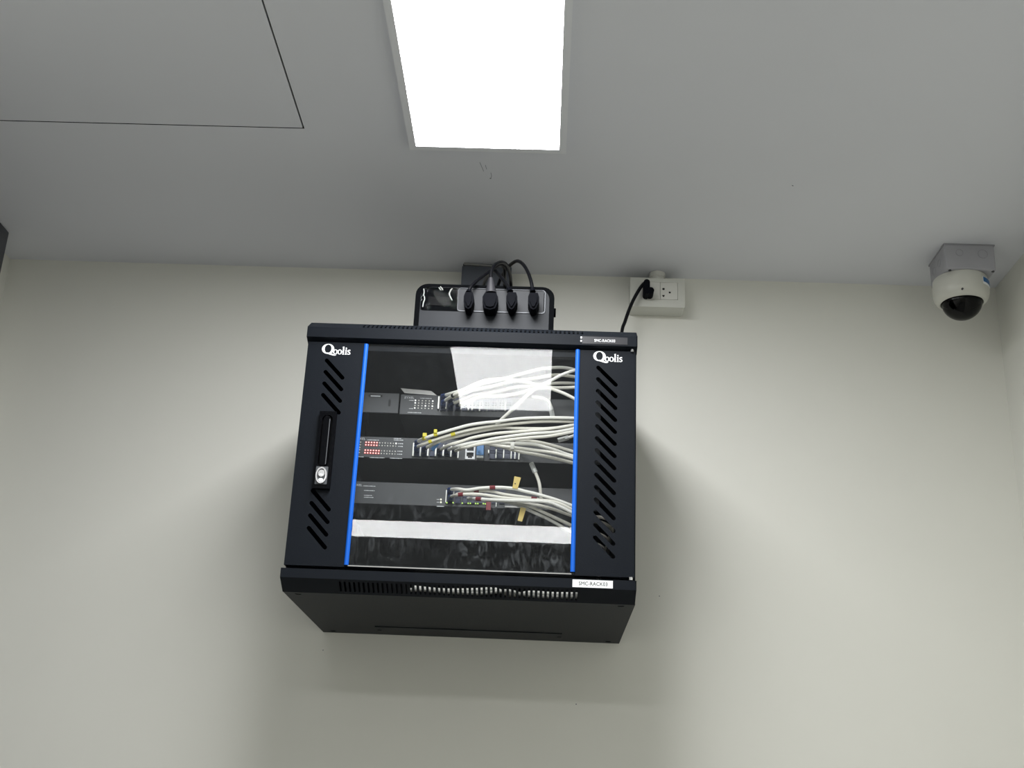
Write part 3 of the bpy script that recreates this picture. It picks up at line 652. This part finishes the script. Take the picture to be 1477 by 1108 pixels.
# cables lying on the cabinet floor, seen through the bottom slots
lay = [('white cable lying on the cabinet floor nearest the bottom vent slots', [(-.086, 1.9100), (-.06, 1.9110), (-.02, 1.9085), (.03, 1.9082), (.06, 1.9115), (.085, 1.9145), (.11, 1.9090), (.15, 1.9070), (.20, 1.9080), (.25, 1.908)], -.3900),
       ('white cable lying second behind the bottom vent slots, rising at the middle', [(-.08, 1.9165), (-.05, 1.9145), (-.02, 1.9135), (.03, 1.9165), (.06, 1.9185), (.09, 1.9085), (.12, 1.9150), (.16, 1.9145), (.21, 1.9155), (.25, 1.915)], -.3810)]
for lab, pts, y in lay:
    path = smoothpath([Vector((a, y - (.0 if i % 2 else .0012), z + .001)) for i, (a, z) in enumerate(pts)], 5)
    t = thing('network_cable', lab, 'cable', path[0], 'white cables on the cabinet floor')
    build('sheath', MB().tube(path, .0033, 8), M_CABLEB, t, smooth=True)

# ------------------------------------------------------------------ backup power unit on the cabinet
YU = -0.300
ups = thing('power_backup_unit', 'black power backup box with four plugged outlets, standing on the cabinet', 'power supply', (.01, -.23, ZT))
ux0, ux1, uz1 = -.1275, .1475, 2.5405
def prof(x0, x1, z0, z1, r, n=6):
    out = [(x0, z0), (x1, z0)]
    for cx, a0 in ((x1-r, 0), (x0+r, 90)):
        for k in range(n+1):
            a = math.radians(a0 + 90*k/n); out.append((cx + r*math.cos(a), z1-r + r*math.sin(a)))
    return out
outer = prof(ux0, ux1, ZT+.004, uz1, .024); inner = prof(ux0+.010, ux1-.010, ZT+.004, uz1-.006, .020)
build('case', MB().plate([prof(ux0, ux1, ZT+.004, uz1-.002, .024)], (0, YU+.008, 0), X, Z, .130), M_UPSDARK, ups)
build('front_rim', MB().plate([outer, inner], (0, YU, 0), X, Z, .010), M_UPSDARK, ups)
rec = rrect(-.1165, .1305, 2.4825, 2.5335, .006)
build('front_panel', MB().plate([inner, rec], (0, YU+.001, 0), X, Z, .006), M_UPS, ups)
for k in range(10):
    x = -.0925 + k*.0228
    build('top_rib', MB().box(x-.0085, x+.0085, YU+.012, YU+.10, uz1-.006, uz1+.0010, .0022), M_UPSDARK, ups)
for sx in (-.105, .12): build('foot', MB().box(sx-.012, sx+.012, -.285, -.26, ZT+.0003, ZT+.0045), M_UPSDARK, ups)
for sx in (-.105, .12): build('foot', MB().box(sx-.012, sx+.012, -.19, -.17, ZT+.0003, ZT+.0045), M_UPSDARK, ups)
op = build('outlet_panel', MB().box(-.0430, .1265, YU-.0002, YU+.006, 2.4850, 2.5310), M_OUTLET, ups)
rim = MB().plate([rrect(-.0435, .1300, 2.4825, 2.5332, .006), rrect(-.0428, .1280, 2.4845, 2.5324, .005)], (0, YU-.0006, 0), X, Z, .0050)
build('panel_rim', rim, M_UPSBEVEL, ups, label='bevelled rim with a painted highlight')
disp = build('display', MB().box(-.1165, -.0440, YU+.0035, YU+.0065, 2.4840, 2.5320), M_UPSDARK, ups)
build('screen', MB().box(-.1030, -.0560, YU+.0022, YU+.0036, 2.4945, 2.5140, .0004), M_HANDLE, disp)
# loose protective film, wrinkled
fm = MB(); NX, NZ = 18, 12; vs = []; fs = []
for j in range(NZ+1):
    for i in range(NX+1):
        a, b = i/NX, j/NZ
        e = min(a, 1-a, b, 1-b)
        wv = .0004*math.sin(a*9+b*3)*math.sin(b*5+a*2+1) + (.0030*math.exp(-((a-.10)/.06)**2) + .0030*math.exp(-((a-.80-.06*math.sin(b*5))/.05)**2))*math.sin(b*8+.5)
        vs.append((-.1170+.0740*a, YU-.0022 - wv*min(1, e*10), 2.4830+.0505*b))
for j in range(NZ):
    for i in range(NX): k = j*(NX+1)+i; fs.append((k, k+1, k+NX+2, k+NX+1))
build('protective_film', fm.add(vs, fs), M_FILM, disp, smooth=True, label='wrinkled clear protective film')
for pts in ([(-.1118, 2.527), (-.1105, 2.519), (-.1120, 2.512)], [(-.1100, 2.512), (-.1085, 2.505), (-.1105, 2.497), (-.1112, 2.488)], [(-.0790, 2.533), (-.0735, 2.5255)], [(-.0820, 2.531), (-.0775, 2.5245)], [(-.0555, 2.530), (-.0600, 2.521), (-.0590, 2.513), (-.0540, 2.504)]):
    build('film_glint', MB().tube(smoothpath([Vector((a, YU-.0040, b)) for a, b in pts], 4), .0010, 5), M_CLEAR, disp, smooth=True, label='painted glint along a crease of the film')  # pale tubes paint the glints on the film's creases
pb = at(804.5, 453, -.27)
build('side_knob', MB().box(ux1-.001, ux1+.0035, -.285, -.265, pb.z-.006, pb.z+.006, .0012), M_UPSDARK, ups)
build('base_clip', MB().box(.128, .160, -.298, -.285, ZT+.0003, ZT+.0045, .001), M_UPSDARK, ups)

# four power cords plugged into it
def cord(label, plug_kind, cx, pts, group='black power cords in the backup unit', name='power_cable'):
    path = smoothpath([at(px, py, y) for px, py, y in pts], 7)
    t = thing(name, label, 'power cord', path[0], group)
    build('cord', MB().tube(path, .0036, 10), M_CORD, t, smooth=True)
    return t, path
def shield(c, w, h, y0, th, narrow):
    hw = w/2
    o = [(c.x-hw*.72, c.z+h*.46), (c.x+hw*.72, c.z+h*.46), (c.x+hw, c.z+h*.22), (c.x+hw*.98, c.z-h*.12), (c.x+hw*narrow, c.z-h*.46), (c.x, c.z-h*.54), (c.x-hw*narrow, c.z-h*.46), (c.x-hw*.98, c.z-h*.12), (c.x-hw, c.z+h*.22)]
    bm = bmesh.new(); m = MB().plate([o[::-1]], (0, y0, 0), X, Z, th)
    vs = [bm.verts.new(v) for v in m.v]
    for f in m.f:
        try: bm.faces.new([vs[i] for i in f])
        except ValueError: pass
    bmesh.ops.recalc_face_normals(bm, faces=list(bm.faces))
    ed = [e for e in bm.edges if len(e.link_faces) == 2 and e.calc_face_angle(0) > .9 and all(abs(v.co.y-y0) < 1e-5 for v in e.verts)]
    bmesh.ops.bevel(bm, geom=ed, offset=.004, segments=2, affect='EDGES')
    return MB().frombm(bm)
YP = -.332
spec = [('leftmost black power cord of the backup unit, with a tapered plug', at(676, 433, YP), .0195, .036, .55,
         [(676, 422, -.325), (679, 414, -.322), (688, 405, -.312), (699, 397, -.300), (711, 388, -.284), (720, 382, -.262), (727, 386, -.242), (728, 398, -.215), (728, 410, -.168), (727, 425, -.148), (727, 450, -.146)]),
        ('second black power cord with a grey cone above its round plug', at(707, 434, YP), .0300, .036, .70,
         [(708, 401, -.325), (708.5, 393, -.322), (712, 384.5, -.316), (718, 379.5, -.300), (725, 378.5, -.278), (731, 383, -.247), (735.5, 396, -.192), (737, 411, -.152), (738, 440, -.147)]),
        ('third black power cord, its faceted plug second from the right', at(738, 433.5, YP), .0215, .037, .42,
         [(736, 421, -.325), (731, 411, -.316), (725, 403, -.306), (719, 396, -.290), (713, 391, -.270), (707, 395, -.238), (700, 405, -.182), (696, 420, -.150), (693, 450, -.146)]),
        ('rightmost black power cord of the backup unit, looping highest', at(769.5, 434, YP), .0215, .036, .50,
         [(768.5, 421, -.325), (766.5, 408, -.320), (762, 394, -.308), (755, 382, -.290), (746.5, 376.5, -.262), (737.5, 381, -.228), (730, 389, -.202), (722, 402, -.166), (717, 420, -.150), (715, 450, -.146)])]
for k, (lab, c, w, h, nar, pts) in enumerate(spec):
    t, path = cord(lab, None, c.x, pts)
    build('plug', shield(c, w, h, YP-.006, .0365, nar), M_PLUGBLACK, t)
    if k == 1:
        a, b = at(708, 423, -.325), at(708, 401, -.325)
        build('strain_relief', MB().tube([a + (b-a)*q for q in (0, .2, .4, .6, .8, 1)], .0112, 14, True, .0042), M_CONE, t, smooth=True, label='grey cone-shaped strain relief')
    else:
        a = path[0]; b = path[3]
        build('strain_relief', MB().tube([a, (a+b)/2, b], .0062, 10, True, .0045), M_PLUGBLACK, t, smooth=True)

# ------------------------------------------------------------------ junction box against wall and ceiling
jb = thing('junction_box', 'square grey junction box under the ceiling behind the looping cords', 'junction box', (-.005, -.025, 2.6))
build('box', MB().box(-.0585, .0490, -.046, -.0005, 2.606, 2.7145, .0015), M_JBOX, jb)
build('lid', MB().box(-.0600, .0505, -.0505, -.046, 2.604, 2.706, .001), M_JBOX, jb)
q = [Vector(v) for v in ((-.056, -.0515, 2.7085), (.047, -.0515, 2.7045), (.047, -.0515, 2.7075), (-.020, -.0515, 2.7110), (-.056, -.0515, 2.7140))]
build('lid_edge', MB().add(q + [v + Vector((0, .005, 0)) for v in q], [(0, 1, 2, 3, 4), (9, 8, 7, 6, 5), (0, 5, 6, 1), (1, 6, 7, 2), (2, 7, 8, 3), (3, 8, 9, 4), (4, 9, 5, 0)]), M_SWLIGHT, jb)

# ------------------------------------------------------------------ wall socket
sk = thing('wall_socket', 'ivory surface-mounted double power socket high on the back wall', 'socket', (.374, 0, 2.62))
build('box', MB().box(.3150, .4330, -.0440, -.0003, 2.6205, 2.6890, .0020), M_SOCKET, sk)
sx0, sx1, sz0, sz1 = .3385, .4185, 2.6382, 2.6800
hp = [at(957, 417, -.05), at(966, 422, -.05), at(957, 427, -.05)]
build('cover_plate', MB().plate([rrect(.3140, .4340, 2.6200, 2.6895, .003), rect(sx0, sx1, sz0, sz1)], (0, -.0500, 0), X, Z, .0058), M_SOCKET, sk)
xm = (sx0+sx1)/2 + .0015
for k in range(2):
    xa, xb = (sx0+.0006, xm-.0004) if k == 0 else (xm+.0004, sx1-.0006)
    hs = [(p.x - (0 if k else .0390), p.z) for p in hp]
    loops = [circle(hs[0][0], hs[0][1], .0029, 10), circle(hs[1][0], hs[1][1], .0025, 10), [(hs[2][0]-.0032, hs[2][1]+.0022), (hs[2][0]-.0019, hs[2][1]-.0008), (hs[2][0]-.001, hs[2][1]-.0024), (hs[2][0]+.001, hs[2][1]-.0024), (hs[2][0]+.0019, hs[2][1]-.0008), (hs[2][0]+.0032, hs[2][1]+.0022)]]
    so = build('socket_insert', MB().plate([rect(xa, xb, sz0+.0005, sz1-.0005)] + loops, (0, -.0505, 0), X, Z, .0012), M_SOCKETIN, sk)
    build('hole_shade', MB().box(xa+.002, xb-.002, -.0490, -.0450, sz0+.004, sz1-.004), M_INK, so)  # black block close behind stands in for shade inside the holes
build('conduit', MB().lathe([(.0165, 2.686), (.0165, 2.7030), (.0178, 2.7032), (.0178, 2.7140)], (.3760, -.022, 0), 24, True, True), M_SOCKETIN, sk, smooth=True)
path = smoothpath([at(*p) for p in ((931, 407, -.070), (926, 412, -.072), (920, 421, -.073), (913, 434, -.073), (907, 448, -.074), (901.5, 464, -.076), (897, 479, -.080))] + [Vector((.290, -.088, 2.468)), Vector((.282, -.100, 2.420)), Vector((.278, -.108, ZT+.0045))], 6)
t = thing('power_cable', 'black power cord from the wall socket down behind the cabinet top', 'power cord', path[0])
build('cord', MB().tube(path, .0038, 10), M_CORD, t, smooth=True)
c = at(932.7, 416, -.072); hv = .0150
pl = MB().plate([capsule((c.x-.0003, c.z+hv-.004), (c.x-.0004, c.z-hv+.0045), .0068)], (0, -.082, 0), X, Z, .0300)
pl.plate([circle(at(938.6, 418.8, -.08).x, at(938.6, 418.8, -.08).z, .0076, 16)], (0, -.0805, 0), X, Z, .0290)
build('plug', pl, M_PLUGBLACK, t)

# ------------------------------------------------------------------ dome camera
dc = thing('security_camera', 'white dome security camera on a grey ceiling box in the right corner', 'camera', (1.005, -.155, H))
bx0, bx1, by0, by1, bz0 = .9555, 1.0590, -.2030, -.1010, 2.6560
build('mounting_box', MB().box(bx0, bx1, by0, by1, bz0, H-.0003, .004), M_BACKBOX, dc)
build('box_rim', MB().box(bx0-.0012, bx1+.0012, by0-.0012, by1+.0012, H-.0035, H-.0002, .0008), M_CAMLINE, dc)
for px, py, r in ((1384, 364.5, .0078), (1417.5, 366.5, .0102)):
    p = at(px, py, by0); ringo, ringi = circle(p.x, p.z, r, 20), circle(p.x, p.z, r-.0009, 20)
    build('knockout', MB().plate([ringo, ringi], (0, by0-.0005, 0), X, Z, .001), M_CAMLINE, dc)
for y, z, r in ((-.165, 2.688, .009), (-.130, 2.686, .009)):
    build('knockout', MB().plate([[(a, b) for a, b in circle(-y, z, r, 18)], [(a, b) for a, b in circle(-y, z, r-.0009, 18)]], (bx0-.0005, 0, 0), (0, -1, 0), (0, 0, 1), .001), M_CAMLINE, dc)
for x in (bx0+.009, bx1-.006):
    for y in (by0+.006, by1-.007): build('box_screw', MB().lathe([(.0032, bz0-.0012), (.0032, bz0+.001)], (x, y, 0), 10, True, True), M_CONE, dc)
cc = (1.0000, -.1500, 0)
ks = .925
build('housing', MB().lathe([(ks*a, b) for a, b in [(.0578, bz0), (.0592, bz0-.002), (.0606, bz0-.016), (.0612, bz0-.028), (.0606, bz0-.036), (.0588, bz0-.043), (.0556, bz0-.049), (.0512, bz0-.0530), (.0465, bz0-.0540), (.0450, bz0-.050)]], cc, 56, True, False), M_CAMWHITE, dc, smooth=True)
build('dome', MB().lathe([(ks*.0440*math.cos(math.radians(a)), bz0-.0505-.0385*math.sin(math.radians(a))) for a in range(0, 86, 7)] + [(.001, bz0-.0890)], cc, 48, False, True), M_DOME, dc, smooth=True)
build('camera_base', MB().lathe([(.039, bz0-.047), (.039, bz0-.050)], cc, 32, True, True), M_LENS, dc)
build('lens', MB().lathe([(.025*math.cos(math.radians(a)), bz0-.055-.028*math.sin(math.radians(a))) for a in range(-10, 90, 10)], (cc[0]-.004, cc[1], 0), 28, True, True), M_LENS, dc, smooth=True)
hs = at(1389, 415.5, -.212)
build('housing_screw', MB().disc((hs.x, cc[1]-.0612*ks, hs.z), .0022, .003, 10), M_CONE, dc)
# sticker curved round the housing's right side
def sticker(a0, a1, z0, z1, r, m, nm, lab=None):
    vs = []; fs = []; n = 8
    for k in range(n+1):
        a = math.radians(a0 + (a1-a0)*k/n)
        for z in (z0, z1):
            for rr in (r, r+.0005): vs.append((cc[0] + rr*math.cos(a), cc[1] + rr*math.sin(a), z))
    for k in range(n):
        b = k*4; fs += [(b+1, b+5, b+7, b+3), (b, b+2, b+6, b+4), (b, b+4, b+5, b+1), (b+2, b+3, b+7, b+6)]
    fs += [(0, 1, 3, 2), (n*4, n*4+2, n*4+3, n*4+1)]
    return build(nm, MB().add(vs, fs), m, dc, **({'label': lab} if lab else {}))
sticker(-58, -22, bz0-.0285, bz0-.0120, .0614*ks, M_LABEL, 'sticker', 'blue and white sticker')
sticker(-57, -24, bz0-.0235, bz0-.0130, .0619*ks, M_STICKBLUE, 'sticker_print')
